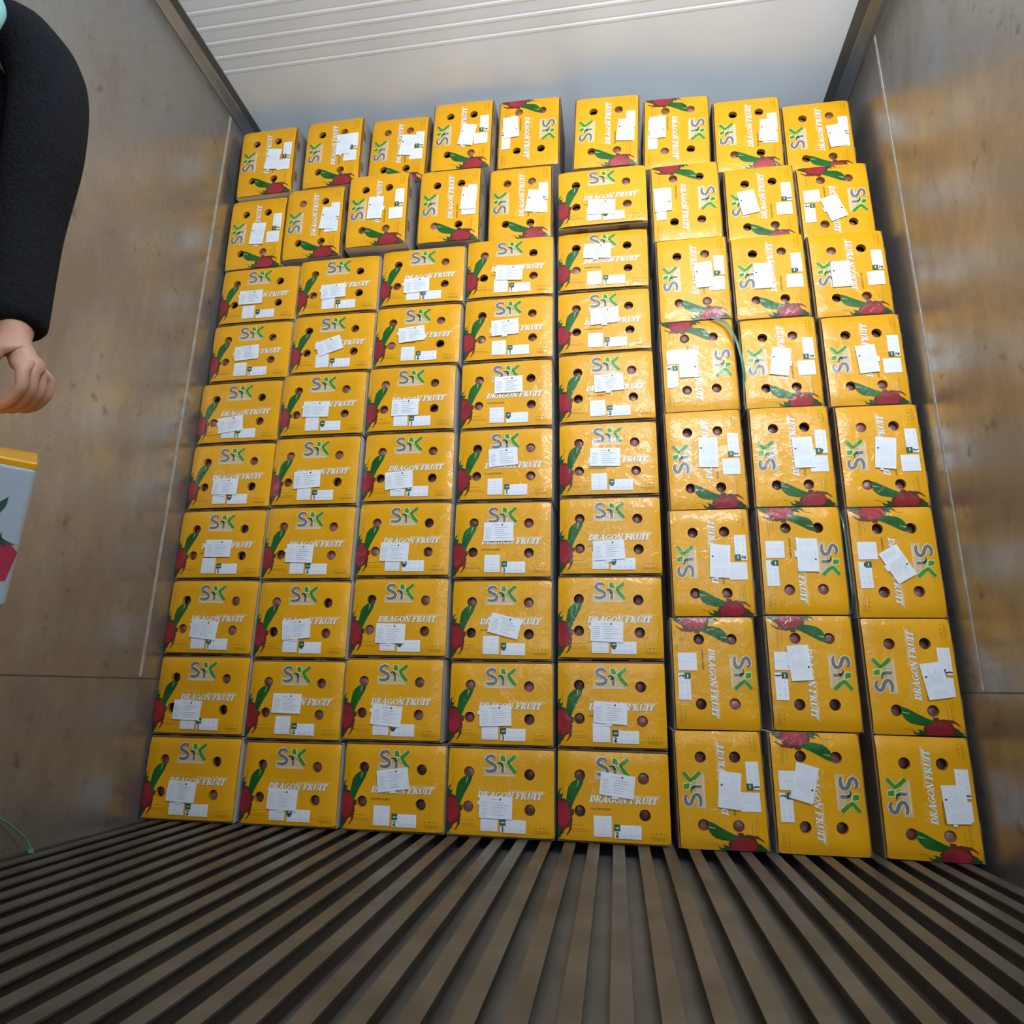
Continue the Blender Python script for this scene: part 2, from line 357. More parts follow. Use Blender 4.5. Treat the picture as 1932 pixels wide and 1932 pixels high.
# thickness: rim and hole walls
for li, lp in enumerate(loops):
    n = len(lp)
    for i in range(n):
        (x0, z0), (x1, z1) = lp[i], lp[(i+1) % n]
        y0, y1 = edge_drop(x0, z0), edge_drop(x1, z1)
        vs = [pan.verts.new(p) for p in ((x0, y0, z0), (x1, y1, z1), (x1, max(.0125, y1+.002), z1), (x0, max(.0125, y0+.002), z0))]
        f = pan.faces.new(vs if li == 0 else vs[::-1]); f.material_index = MI['yellow'] if li == 0 else MI['faint_ink']
PANEL = bpy.data.meshes.new('printed_panel'); pan.to_mesh(PANEL); pan.free()
for k in MATS: PANEL.materials.append(M[k])

# --- open carton body behind the panel
DEP = .21; BW, BH = .1495, .1165
bm = bmesh.new()
o = [(-BW, -BH), (BW, -BH), (BW, BH), (-BW, BH)]; t = .004
inn = [(-BW+t, -BH+t), (BW-t, -BH+t), (BW-t, BH-t), (-BW+t, BH-t)]
F_ = [bm.verts.new((x, .011, z)) for x, z in o]; K_ = [bm.verts.new((x, DEP, z)) for x, z in o]
FI = [bm.verts.new((x, .011, z)) for x, z in inn]; KI = [bm.verts.new((x, .05, z)) for x, z in inn]
for i in range(4):
    j = (i+1) % 4; side = 1 if i in (1, 3) else (2 if i == 0 else 0)
    bm.faces.new((F_[i], F_[j], K_[j], K_[i])).material_index = side
    bm.faces.new((F_[j], F_[i], FI[i], FI[j])).material_index = 0
    bm.faces.new((FI[j], FI[i], KI[i], KI[j])).material_index = 0
bm.faces.new(K_); bm.faces.new(KI[::-1])
# fold-over tabs on the long edges
for sx in (-.07, .07):
    for sz in (-1, 1): box(bm, sx-.018, sx+.018, .0105, .03, sz*BH-.0015, sz*BH+.0005)
bmesh.ops.recalc_face_normals(bm, faces=bm.faces)
BODY = bpy.data.meshes.new('carton_body'); bm.to_mesh(BODY); bm.free(); BODY.materials.append(M['kraft']); BODY.materials.append(M['white_board']); BODY.materials.append(M['grey_board'])
# --- wrapped fruit seen through the holes
bm = bmesh.new()
for i, h in enumerate([(0, 0)]):
    r = .030
    rings = []
    for a in range(0, 6):
        th = math.radians(12+a*13); rings.append([bm.verts.new((h[0]+.002*math.sin(i*2)+r*math.sin(th)*math.cos(p*math.pi/8), .048-r*math.cos(th), h[1]-.003+r*math.sin(th)*math.sin(p*math.pi/8)*.9)) for p in range(16)])
    for q in range(5):
        for p in range(16): bm.faces.new((rings[q][p], rings[q][(p+1) % 16], rings[q+1][(p+1) % 16], rings[q+1][p]))
    bm.faces.new(rings[0])
bmesh.ops.recalc_face_normals(bm, faces=bm.faces)
for f in bm.faces: f.smooth = True
WRAP = bpy.data.meshes.new('wrapped_fruit'); bm.to_mesh(WRAP); bm.free(); WRAP.materials.append(M['wrap'])

# --- stickers
def fin(bm, name, mats):
    me = bpy.data.meshes.new(name); bm.to_mesh(me); bm.free()
    for m in mats: me.materials.append(M[m])
    return me
def quad(bm, x0, x1, z0, z1, y, mi):
    f = bm.faces.new([bm.verts.new(p) for p in ((x0, y, z0), (x1, y, z0), (x1, y, z1), (x0, y, z1))]); f.material_index = mi
def paper(bm, x0, x1, z0, z1, wav=.0, n=6, th=.0005):
    g = [[bm.verts.new((x0+(x1-x0)*i/n, -th-wav*abs(math.sin(i*1.9+j*1.3)), z0+(z1-z0)*j/n)) for i in range(n+1)] for j in range(n+1)]
    for j in range(n):
        for i in range(n):
            f = bm.faces.new((g[j][i], g[j][i+1], g[j+1][i+1], g[j+1][i])); f.smooth = True
def drop_all(bm, yy=-.0012):
    for v in bm.verts: v.co.y += yy+edge_drop(v.co.x, v.co.z)
LABELS = []
for var in range(3):
    bm = bmesh.new(); w, h = .046, .0285
    random.seed(var+3)
    paper(bm, -w, w, -h, h, wav=.0012 if var else .0006)
    if var == 1: quad(bm, -.012, .006, -h-.006, -h+.002, -.0002, 0)
    if var == 2: quad(bm, -w-.006, -w+.004, .004, .014, -.0002, 0)
    bmesh.ops.recalc_face_normals(bm, faces=bm.faces)
    quad(bm, .010, .014, h-.010, h-.005, -.0024, 2)
    quad(bm, -.016, .004, h-.008, h-.0068, -.0024, 1)
    for k in range(7): quad(bm, -w+.006, -w+.02+.008*random.random(), h-.016-.0055*k, h-.015-.0055*k, -.0024, 1)
    for k in range(6): quad(bm, -.010, .012+.022*random.random(), h-.016-.0062*k, h-.0148-.0062*k, -.0024, 1)
    LABELS.append(fin(bm, 'address_label', ['paper', 'paper_line', 'dark_ink']))
bm = bmesh.new(); (x0, z1), (x1, z0) = uv(.325, .715), uv(.485, .945)
paper(bm, x0, x1, z0, z1); quad(bm, (x0+x1)/2-.0005, (x0+x1)/2+.0005, z0+.004, z1-.006, -.001, 1)
for k in range(5): quad(bm, x0+.003, x1-.003, z1-.010-.009*k, z1-.0095-.009*k, -.001, 1)
drop_all(bm); GRID = fin(bm, 'grid_label', ['paper', 'paper_line'])
TABLES = []
for var in range(4):
    bm = bmesh.new(); (x0, z1), (x1, z0) = uv(.508, .805), uv(.745, .955)
    paper(bm, x0, x1, z0, z1)
    gx = x0+.0155; quad(bm, x0-.001, gx, z1-.0155, z1+.001, -.001, 2); quad(bm, x0+.003, gx-.003, z1-.009, z1-.006, -.0014, 1)
    for r_ in range(2):
        for c_ in range(3):
            cx = gx+.009+.0165*c_; cz = z1-.009-.0155*r_
            quad(bm, cx-.0028, cx+.0028, cz-.0012, cz+.0012, -.001, 1)
    def mark(pts, w=.0022):
        for (a, b) in zip(pts, pts[1:]):
            a, b = Vector(a), Vector(b); d = (b-a).normalized()*.0004; q = Vector((-d.y, d.x))/.0004*w/2
            f = bm.faces.new([bm.verts.new((x0+p.x, -.0018, z1+p.y)) for p in (a-d-q, b+d-q, b+d+q, a-d+q)]); f.material_index = 3
    [lambda: mark([(.004,-.019),(.010,-.017),(.006,-.024),(.009,-.031)]),
     lambda: mark([(.006,-.016),(.008,-.023),(.007,-.032)], .003),
     lambda: (mark([(.004,-.018),(.011,-.020),(.005,-.026),(.011,-.028)]), mark([(.004,-.028),(.009,-.030)])),
     lambda: mark([(.003,-.017),(.012,-.018)], .004)][var]()
    drop_all(bm); TABLES.append(fin(bm, 'size_table', ['paper', 'paper_line', 'table_green', 'dark_ink']))

# --- held-box style side art is built further down; here the carton prototypes and the stack
PARTS = {}
def proto(name, me):
    o = bpy.data.objects.new(name, me); return o
P_body, P_panel, P_wrap, P_grid = proto('carton_body', BODY), proto('printed_panel', PANEL), proto('wrapped_fruit', WRAP), proto('grid_label', GRID)
P_tabs = [proto('size_table', m) for m in TABLES]; P_labs = [proto('address_label', m) for m in LABELS]
def carton(x, yf, zbot, height, roll, kind, label=None, text='', yaw=0, group='dragon fruit cartons stacked across the container'):
    r = empty('fruit_carton')
    up = kind == 'h'
    k = height/.236 if up else height/.302
    base = {'h': 0, 'r': math.radians(-90), 'R': math.radians(90)}[kind]
    r.matrix_world = (Matrix.Translation((x, yf, zbot+height/2)) @ Matrix.Rotation(yaw, 4, 'Z') @ Matrix.Rotation(base-roll, 4, 'Y')
                      @ Matrix.Diagonal(((1, 1, k, 1) if up else (k, 1, .985, 1))))
    for p in (P_body, P_panel, P_grid, random.choice(P_tabs)):
        c = p.copy(); COL.objects.link(c); c.parent = r
    for hx, hz in holes:
        c = P_wrap.copy(); COL.objects.link(c); c.parent = r; c.location = (hx, random.uniform(-.016, .006), hz); c.rotation_euler = (0, random.uniform(0, 6), 0)
    if label:
        c = random.choice(P_labs).copy(); COL.objects.link(c); c.parent = r
        a, b = uv(label[0], label[1]); c.location = (a, -.0030+edge_drop(abs(a)+.02, abs(b)+.012)*.5, b); c.rotation_euler = (0, -math.radians(label[2]), 0)
    tag(r, text, 'carton', group); return r
STACK = [
(0.106, 0.0, 0.0, 0.24, 0.0042, 'h', (0.44, 0.66, -3), 'flat-lying yellow carton, leftmost column, bottom'),
(0.101, 0.0, 0.24, 0.239, 0.0042, 'h', (0.385, 0.7, -2), 'flat-lying yellow carton, leftmost column, second from floor'),
(0.098, 0.0, 0.479, 0.24, -0.0056, 'h', (0.46, 0.68, -6), 'flat-lying yellow carton, leftmost column, third from floor'),
(0.098, 0.0, 0.718, 0.234, 0.0042, 'h', (0.5, 0.575, -1), 'flat-lying yellow carton, leftmost column, fourth from floor'),
(0.1, 0.0, 0.953, 0.234, 0.007699999999999999, 'h', (0.465, 0.68, -2), 'flat-lying yellow carton, leftmost column, fifth from floor'),
(0.0985, 0.0, 1.187, 0.233, 0.013999999999999999, 'h', (0.43, 0.72, 6), 'flat-lying yellow carton, leftmost column, sixth from floor'),
(0.111, 0.0, 1.42, 0.229, 0.015399999999999999, 'h', (0.47, 0.54, 3), 'flat-lying yellow carton, leftmost column, seventh from floor'),
(0.112, 0.0, 1.649, 0.231, 0.0056, 'h', (0.42, 0.56, 0), 'flat-lying yellow carton, leftmost column, eighth from floor'),
(0.424, 0.0, 0.0, 0.234, 0.006299999999999999, 'h', (0.45, 0.69, -2), 'flat-lying yellow carton, second column from left, bottom'),
(0.413, 0.0, 0.234, 0.235, -0.0, 'h', (0.43, 0.55, -1), 'flat-lying yellow carton, second column from left, second from floor'),
(0.41, 0.0, 0.47, 0.243, -0.0021, 'h', (0.46, 0.64, 5), 'flat-lying yellow carton, second column from left, third from floor'),
(0.405, 0.0, 0.713, 0.243, -0.0028, 'h', (0.425, 0.66, -2), 'flat-lying yellow carton, second column from left, fourth from floor'),
(0.402, 0.0, 0.956, 0.243, 0.0042, 'h', (0.43, 0.64, 3), 'flat-lying yellow carton, second column from left, fifth from floor'),
(0.405, 0.0, 1.199, 0.235, 0.0052, 'h', (0.44, 0.6, -2), 'flat-lying yellow carton, second column from left, sixth from floor'),
(0.4175, 0.0, 1.433, 0.229, 0.0024000000000000002, 'h', (0.48, 0.57, 18), 'flat-lying yellow carton, strongly tilted label, second column from left, seventh from floor'),
(0.417, 0.0, 1.662, 0.231, 0.0084, 'h', (0.46, 0.63, 3), 'flat-lying yellow carton, second column from left, eighth from floor'),
(0.737, 0.0, 0.0, 0.239, 0.0056, 'h', (0.5, 0.41, 8), 'flat-lying yellow carton, label over logo, third column from left, bottom'),
(0.717, 0.0, 0.239, 0.239, 0.0042, 'h', (0.46, 0.7, -5), 'flat-lying yellow carton, third column from left, second from floor'),
(0.721, 0.0, 0.478, 0.242, -0.0014, 'h', (0.43, 0.72, -1), 'flat-lying yellow carton, third column from left, third from floor'),
(0.72, 0.0, 0.72, 0.242, -0.0028, 'h', (0.42, 0.69, -2), 'flat-lying yellow carton, third column from left, fourth from floor'),
(0.72, 0.0, 0.961, 0.24, -0.0007, 'h', (0.415, 0.71, 4), 'flat-lying yellow carton, third column from left, fifth from floor'),
(0.715, 0.0, 1.201, 0.239, 0.0028, 'h', (0.45, 0.66, 0), 'flat-lying yellow carton, third column from left, sixth from floor'),
(0.724, 0.0, 1.44, 0.232, -0.0034999999999999996, 'h', (0.44, 0.5, 5), 'flat-lying yellow carton, third column from left, seventh from floor'),
(0.729, 0.0, 1.672, 0.23, -0.0021, 'h', (0.445, 0.69, 1), 'flat-lying yellow carton, third column from left, eighth from floor'),
(1.044, 0.0, 0.0, 0.236, 0.0021, 'h', (0.465, 0.67, -1), 'flat-lying yellow carton, fourth column from left, bottom'),
(1.04, 0.0, 0.236, 0.235, 0.0028, 'h', (0.455, 0.65, 2), 'flat-lying yellow carton, fourth column from left, second from floor'),
(1.036, 0.0, 0.471, 0.241, -0.0, 'h', (0.54, 0.585, -14), 'flat-lying yellow carton, strongly tilted label, fourth column from left, third from floor'),
(1.034, 0.0, 0.712, 0.243, -0.0034999999999999996, 'h', (0.465, 0.4, 0), 'flat-lying yellow carton, label over logo, fourth column from left, fourth from floor'),
(1.037, 0.0, 0.956, 0.243, -0.0028, 'h', (0.485, 0.41, 4), 'flat-lying yellow carton, label over logo, fourth column from left, fifth from floor'),
(1.036, 0.0, 1.198, 0.241, 0.0049, 'h', (0.53, 0.37, 1), 'flat-lying yellow carton, label over logo, fourth column from left, sixth from floor'),
(1.038, 0.0, 1.439, 0.237, -0.0021, 'h', (0.47, 0.5, 3), 'flat-lying yellow carton, fourth column from left, seventh from floor'),
(1.039, 0.0, 1.676, 0.236, -0.0028, 'h', (0.5, 0.62, -4), 'flat-lying yellow carton, fourth column from left, eighth from floor'),
(1.352, 0.0, 0.0, 0.238, -0.0028, 'h', (0.54, 0.37, -6), 'flat-lying yellow carton, label over logo, fifth column from left, bottom'),
(1.353, 0.0, 0.238, 0.238, 0.0, 'h', (0.49, 0.6, -3), 'flat-lying yellow carton, fifth column from left, second from floor'),
(1.354, 0.0, 0.477, 0.243, -0.0036, 'h', (0.47, 0.68, -2), 'flat-lying yellow carton, fifth column from left, third from floor'),
(1.359, 0.0, 0.719, 0.243, -0.0044, 'h', (0.49, 0.7, 3), 'flat-lying yellow carton, fifth column from left, fourth from floor'),
(1.359, 0.0, 0.962, 0.243, 0.0012000000000000001, 'h', (0.47, 0.49, -2), 'flat-lying yellow carton, fifth column from left, fifth from floor'),
(1.358, 0.0, 1.205, 0.243, 0.009099999999999999, 'h', (0.53, 0.46, 2), 'flat-lying yellow carton, fifth column from left, sixth from floor'),
(1.355, 0.0, 1.448, 0.23, 0.0034999999999999996, 'h', (0.51, 0.44, 4), 'flat-lying yellow carton, fifth column from left, seventh from floor'),
(1.356, 0.0, 1.679, 0.23, -0.007699999999999999, 'h', (0.44, 0.36, -4), 'flat-lying yellow carton, label over logo, fifth column from left, eighth from floor'),
(1.633, 0.0, 0.0, 0.295, 0.0119, 'r', (0.5, 0.6, -6), 'upended yellow carton with logo left, third column from right, bottom'),
(1.637, 0.0, 0.295, 0.305, 0.0028, 'R', None, 'upended yellow carton with logo right, no loose label, third column from right, second from floor'),
(1.646, 0.0, 0.601, 0.314, 0.0028, 'r', (0.5, 0.61, -4), 'upended yellow carton with logo left, third column from right, third from floor'),
(1.648, 0.0, 0.914, 0.314, 0.015399999999999999, 'r', (0.56, 0.54, -3), 'upended yellow carton with logo left, third column from right, fourth from floor'),
(1.647, 0.0, 1.228, 0.313, 0.0119, 'R', (0.49, 0.65, -1), 'upended yellow carton with logo right, third column from right, fifth from floor'),
(1.646, 0.0, 1.541, 0.308, 0.0049, 'r', (0.52, 0.65, 2), 'upended yellow carton with logo left, third column from right, sixth from floor'),
(1.878, 0.0, 0.0, 0.298, 0.0007, 'R', (0.42, 0.66, -15), 'upended yellow carton with logo right, strongly tilted label, second column from right, bottom'),
(1.893, 0.0, 0.298, 0.307, -0.0028, 'R', (0.42, 0.65, 4), 'upended yellow carton with logo right, second column from right, second from floor'),
(1.895, 0.0, 0.605, 0.311, -0.0049, 'R', (0.46, 0.44, -1), 'upended yellow carton with logo right, second column from right, third from floor'),
(1.895, 0.0, 0.916, 0.313, -0.006999999999999999, 'r', (0.52, 0.64, 2), 'upended yellow carton with logo left, second column from right, fourth from floor'),
(1.89, 0.0, 1.228, 0.304, 0.0007, 'r', (0.49, 0.49, -10), 'upended yellow carton with logo left, second column from right, fifth from floor'),
(1.883, 0.0, 1.532, 0.301, 0.0056, 'r', (0.49, 0.4, 0), 'upended yellow carton with logo left, second column from right, sixth from floor'),
(2.137, 0.0, 0.0, 0.295, -0.0084, 'r', (0.46, 0.77, 3), 'upended yellow carton with logo left, rightmost column, bottom'),
(2.139, 0.0, 0.295, 0.302, 0.0, 'r', (0.46, 0.74, 8), 'upended yellow carton with logo left, rightmost column, second from floor'),
(2.14, 0.0, 0.597, 0.313, -0.0014, 'R', (0.53, 0.5, 28), 'upended yellow carton with logo right, strongly tilted label, rightmost column, third from floor'),
(2.141, 0.0, 0.91, 0.312, -0.0034999999999999996, 'r', (0.51, 0.54, -7), 'upended yellow carton with logo left, rightmost column, fourth from floor'),
(2.131, 0.0, 1.222, 0.3, -0.0028, 'r', (0.49, 0.52, 4), 'upended yellow carton with logo left, rightmost column, fifth from floor'),
(2.122, 0.0, 1.522, 0.3, 0.0056, 'r', (0.48, 0.37, 0), 'upended yellow carton with logo left, rightmost column, sixth from floor'),
(0.069, 0.002, 1.88, 0.304, 0.0133, 'r', (0.47, 0.55, -4), 'upended yellow carton with logo left, second row down, leftmost'),
(0.302, -0.012, 1.894, 0.304, 0.010499999999999999, 'r', (0.52, 0.77, -6), 'upended yellow carton with logo left, second row down, second from left'),
(0.557, -0.038, 1.902, 0.304, 0.006999999999999999, 'r', (0.5, 0.48, -3), 'upended yellow carton with logo left, second row down, third from left'),
(0.817, -0.012, 1.912, 0.304, -0.0056, 'r', (0.55, 0.83, -4), 'upended yellow carton with logo left, second row down, fourth from left'),
(1.07, 0.011, 1.912, 0.304, -0.0034999999999999996, 'r', (0.49, 0.74, -8), 'upended yellow carton with logo left, second row down, fifth from left'),
(1.359, -0.023, 1.909, 0.236, 0.0028, 'h', (0.49, 0.72, -4), 'flat-lying yellow carton, second row down, sixth from left'),
(1.639, 0.005, 1.849, 0.304, 0.0028, 'R', (0.48, 0.85, 2), 'upended yellow carton with logo right, second row down, third from right'),
(1.887, 0.035, 1.833, 0.304, -0.0049, 'r', (0.52, 0.31, 10), 'upended yellow carton with logo left, second row down, second from right'),
(2.125, 0.046, 1.822, 0.304, 0.0007, 'R', (0.58, 0.54, 18), 'upended yellow carton with logo right, strongly tilted label, second row down, rightmost'),
(0.086, -0.021, 2.185, 0.304, 0.0224, 'r', (0.5, 0.63, -8), 'upended yellow carton with logo left, top row, leftmost'),
(0.351, -0.015, 2.198, 0.304, 0.007699999999999999, 'r', (0.58, 0.7, 0), 'upended yellow carton with logo left, top row, second from left'),
(0.598, 0.019, 2.207, 0.304, -0.0168, 'r', (0.55, 0.67, -8), 'upended yellow carton with logo left, top row, third from left'),
(0.852, -0.01, 2.216, 0.304, -0.017499999999999998, 'r', (0.47, 0.6, -10), 'upended yellow carton with logo left, top row, fourth from left'),
(1.098, 0.008, 2.216, 0.304, -0.0168, 'R', (0.43, 0.8, 5), 'upended yellow carton with logo right, top row, fifth from left'),
(1.379, -0.025, 2.148, 0.304, -0.042, 'r', (0.47, 0.8, -5), 'upended yellow carton with logo left, top row, sixth from left'),
(1.624, 0.018, 2.153, 0.304, -0.0343, 'R', (0.44, 0.8, 0), 'upended yellow carton with logo right, top row, third from right'),
(1.869, 0.045, 2.138, 0.304, -0.0196, 'r', (0.5, 0.8, -5), 'upended yellow carton with logo left, top row, second from right'),
(2.113, 0.082, 2.126, 0.304, -0.0056, 'r', (0.48, 0.76, 5), 'upended yellow carton with logo left, top row, rightmost')]
random.seed(21)
for (x, y, z, h, r, kind, lab, text) in STACK:
    carton(x, y-.002+random.uniform(-.002, .002), z, h, r, kind, lab, text, yaw=random.uniform(-.006, .006))

# ------------------------------------------------------------------ loose green strapping
def tube(name, pts, w, m, flat=None, parent=None):
    """flat strap (w wide, thin) or round cord following pts (smoothed)"""
    P = [Vector(p) for p in pts]; S_ = []
    for i in range(len(P)-1):
        p0, p1, p2, p3 = P[max(i-1, 0)], P[i], P[i+1], P[min(i+2, len(P)-1)]
        for k in range(6):
            t = k/6; S_.append(.5*((2*p1)+(p2-p0)*t+(2*p0-5*p1+4*p2-p3)*t*t+(3*p1-p0-3*p2+p3)*t**3))
    S_.append(P[-1]); bm = bmesh.new(); rings = []
    for i, p in enumerate(S_):
        d = (S_[min(i+1, len(S_)-1)]-S_[max(i-1, 0)]).normalized()
        a = d.cross(Vector(flat or (0, 1, 0))).normalized(); b = a.cross(d).normalized()
        hw, ht = (w/2, .0006) if flat else (w/2, w/2)
        rings.append([bm.verts.new(p+a*hw*math.cos(q*math.pi/4)+b*ht*math.sin(q*math.pi/4)) for q in range(8)])
    for r0, r1 in zip(rings, rings[1:]):
        for q in range(8): bm.faces.new((r0[q], r0[(q+1) % 8], r1[(q+1) % 8], r1[q]))
    bm.faces.new(rings[0][::-1]); bm.faces.new(rings[-1]); bmesh.ops.recalc_face_normals(bm, faces=bm.faces)
    return mesh_obj(name, bm, m, parent, True)
s = tube('plastic_strap', [(1.690, -.006, 1.545), (1.712, -.012, 1.530), (1.735, -.02, 1.509), (1.757, -.022, 1.458), (1.769, -.018, 1.410), (1.778, -.008, 1.354), (1.779, .004, 1.310), (1.778, .02, 1.24)], .009, M['strap'], flat=(-.3, 1, .2))
tag(s, 'pale green plastic strap bowed over the upper right corner of a carton', 'strap')
s = tube('plastic_strap', [(2.017, .03, .905), (2.017, .006, .86), (2.018, .004, .74), (2.018, .005, .66), (2.018, .03, .61)], .007, M['strap_dark'], flat=(0, 1, 0))
tag(s, 'dark green strap hanging in the gap beside the rightmost carton column', 'strap')
s = tube('green_string', [(-.050, -.62, .150), (-.049, -.56, .132), (-.045, -.500, .100), (-.035, -.450, .066), (-.024, -.412, .030), (-.018, -.398, .006)], .0045, M['strap'])
tip = tube('knotted_tip', [(-.018, -.398, .007), (-.010, -.405, .0035), (.004, -.42, .003)], .012, M['strap'], flat=(0, .2, 1), parent=s)
tag(s, 'thin green cord hanging down the left wall onto the floor edge', 'cord')

# ------------------------------------------------------------------ tilted carton in the person's hands
def held_carton():
    r = empty('held_carton'); eu = Vector((.235, -.20, .90)).normalized()      # along the carton's depth: up and leaning
    a = Vector((-.62, -.76, .17)); a = (a-eu*a.dot(eu)).normalized(); nrm = eu.cross(a)            # a runs leftwards along the white side
    if nrm.dot(Vector((.8, -.75, -.2))) < 0: nrm = -nrm
    TR0 = Vector((.600, -1.182, .672)); r.location = (.50, -1.25, .46); TR = TR0-Vector(r.location)
    L_, D_, H_ = .30, .215, .236                                         # along a, away from camera, height along eu
    def W_(x, y, z): return TR+a*x-nrm*y-eu*z                            # x: left, y: back, z: down
    bm = bmesh.new()
    def rb(x0, x1, y0, y1, z0, z1, mi, bev=.004):
        v = [bm.verts.new(W_(*p)) for p in ((x0,y0,z0),(x1,y0,z0),(x1,y1,z0),(x0,y1,z0),(x0,y0,z1),(x1,y0,z1),(x1,y1,z1),(x0,y1,z1))]
        fs = []
        for q in ((0,3,2,1),(4,5,6,7),(0,1,5,4),(1,2,6,5),(2,3,7,6),(3,0,4,7)): f = bm.faces.new([v[i] for i in q]); f.material_index = mi; fs.append(f)
        bmesh.ops.recalc_face_normals(bm, faces=fs)
        bmesh.ops.bevel(bm, geom=list({e for f in fs for e in f.edges}), offset=bev, segments=3, affect='EDGES', profile=.5)
    rb(0, L_, 0, H_, .0015, D_-.02, 0, .006)
    o = mesh_obj('carton_body', bm, [M['side_white']], r, False)
    bm = bmesh.new(); rb(.001, L_-.001, .001, H_-.001, -.006, .006, 0, .003)
    mesh_obj('printed_lid', bm, M['yellow'], r)
    # fruit print on the white side
    bm = bmesh.new()
    def lp(pts, mi, lev):
        f = bm.faces.new([bm.verts.new(W_(x, -.0003*lev, z)) for x, z in pts]); f.normal_update()
        if f.normal.dot(nrm) < 0: f.normal_flip()
        f.material_index = mi
    def leaf(x0, z0, x1, z1, w, mi=0, lev=1, bend=.006):
        n = 8; A, B = Vector((x0, z0)), Vector((x1, z1)); d = (B-A); q = Vector((-d.y, d.x)).normalized(); up, dn = [], []
        for i in range(n+1):
            t = i/n; c = A+d*t+q*bend*math.sin(math.pi*t); ww = w*(math.sin(math.pi*min(1, t*1.0+.12)))*.5; up.append(c+q*ww); dn.append(c-q*ww)
        lp([tuple(p) for p in up]+[tuple(p) for p in dn[::-1]], mi, lev)
    lp([(.0, .118), (.012, .105), (.03, .10), (.05, .104), (.08, .10), (.12, .105), (.15, .125), (.16, .15), (.13, .17), (.10, .178), (.06, .168), (.035, .150), (.02, .162), (.006, .158)], 1, 1)
    lp([(.045, .085), (.07, .075), (.11, .08), (.12, .11), (.09, .128), (.055, .118)], 3, 1.5)
    lp([(.03, .150), (.05, .139), (.075, .142), (.085, .157), (.06, .17), (.04, .166)], 2, 2)
    leaf(.038, .098, .05, .072, .010, 0, 3); leaf(.045, .075, .022, .040, .011, 0, 3, -.004); leaf(.06, .06, .052, .015, .012, 0, 3)
    leaf(.10, .08, .115, .03, .014, 0, 3); leaf(.005, .108, .028, .082, .003, 0, 3, .008); leaf(.014, .112, .02, .09, .006, 0, 3)
    leaf(.01, .185, .03, .15, .014, 4, 3); leaf(.06, .195, .05, .16, .014, 4, 3); leaf(.03, .078, .0485, .076, .003, 0, 3)
    leaf(.12, .19, .1, .165, .014, 4, 3)
    mesh_obj('fruit_print', bm, [M['side_leaf'], M['side_red'], M['side_white'], M['side_orange'], M['side_dkleaf']], r)
    tag(r, 'tilted carton with yellow lid and white fruit-printed side, held by the person', 'carton')
M['side_white'] = mat('white_side_print', (.44, .49, .56), .45, var=.04, scale=6)
M['side_leaf'] = mat('side_leaf_print', (.03, .085, .07), .45)
M['side_dkleaf'] = mat('side_dark_leaf_print', (.05, .07, .02), .45)
M['side_red'] = mat('side_red_print', (.48, .035, .08), .45, col2=(.30, .02, .02), scale=14)
M['side_orange'] = mat('side_orange_print', (.30, .035, .012), .45, var=.4, scale=30)
held_carton()

# ------------------------------------------------------------------ person
def skin_mesh(name, nodes, edges, root, m, parent=None, sub=2):
    bm = bmesh.new(); ly = bm.verts.layers.skin.verify(); V = {}
    for k, (p, r) in nodes.items():
        v = bm.verts.new(p); v[ly].radius = (r, r) if not isinstance(r, tuple) else r; v[ly].use_root = (k == root); V[k] = v
    for a, b in edges: bm.edges.new((V[a], V[b]))
    o = mesh_obj(name, bm, m, parent)
    md = o.modifiers.new('skin', 'SKIN'); md.use_smooth_shade = True; md.branch_smoothing = .4
    sb = o.modifiers.new('sub', 'SUBSURF'); sb.levels = sub; sb.render_levels = sub
    return o
pr = empty('person', (.15, -1.09, 0))
def rel(p): return (p[0]-.15, p[1]+1.09, p[2])
PEL = (.155, -1.08, .96)
J = {'pelvis': (PEL, .100), 'belly': ((.16, -1.09, 1.12), .100), 'chest': ((.185, -1.12, 1.34), .110), 'neck0': ((.195, -1.14, 1.54), .06), 'neck1': ((.20, -1.155, 1.62), .052),
     'head0': ((.195, -1.175, 1.70), .062), 'head1': ((.195, -1.172, 1.78), .092), 'head2': ((.195, -1.16, 1.85), .070),
     'clL': ((.295, -1.12, 1.51), .045), 'clR': ((.115, -1.135, 1.51), .045), 'shL': ((.362, -1.10, 1.45), .052), 'elL': ((.385, -1.095, 1.145), .042), 'wrL': ((.435, -1.118, .935), .028),
     'shR': ((.055, -1.13, 1.45), .05), 'elR': ((.085, -1.26, 1.13), .040), 'wrR': ((.315, -1.41, .865), .028),
     'hipL': ((.22, -1.09, .90), .085), 'knL': ((.24, -1.12, .50), .055), 'anL': ((.235, -1.06, .10), .038), 'toL': ((.255, -1.20, .045), .035),
     'hipR': ((.085, -1.09, .90), .08), 'knR': ((.075, -1.13, .50), .055), 'anR': ((.075, -1.06, .10), .038), 'toR': ((.07, -1.20, .045), .035)}
E_ = [('pelvis','belly'),('belly','chest'),('chest','neck0'),('neck0','neck1'),('neck1','head0'),('head0','head1'),('head1','head2'),
      ('neck0','clL'),('clL','shL'),('shL','elL'),('elL','wrL'),('neck0','clR'),('clR','shR'),('shR','elR'),('elR','wrR'),
      ('pelvis','hipL'),('hipL','knL'),('knL','anL'),('anL','toL'),('pelvis','hipR'),('hipR','knR'),('knR','anR'),('anR','toR')]
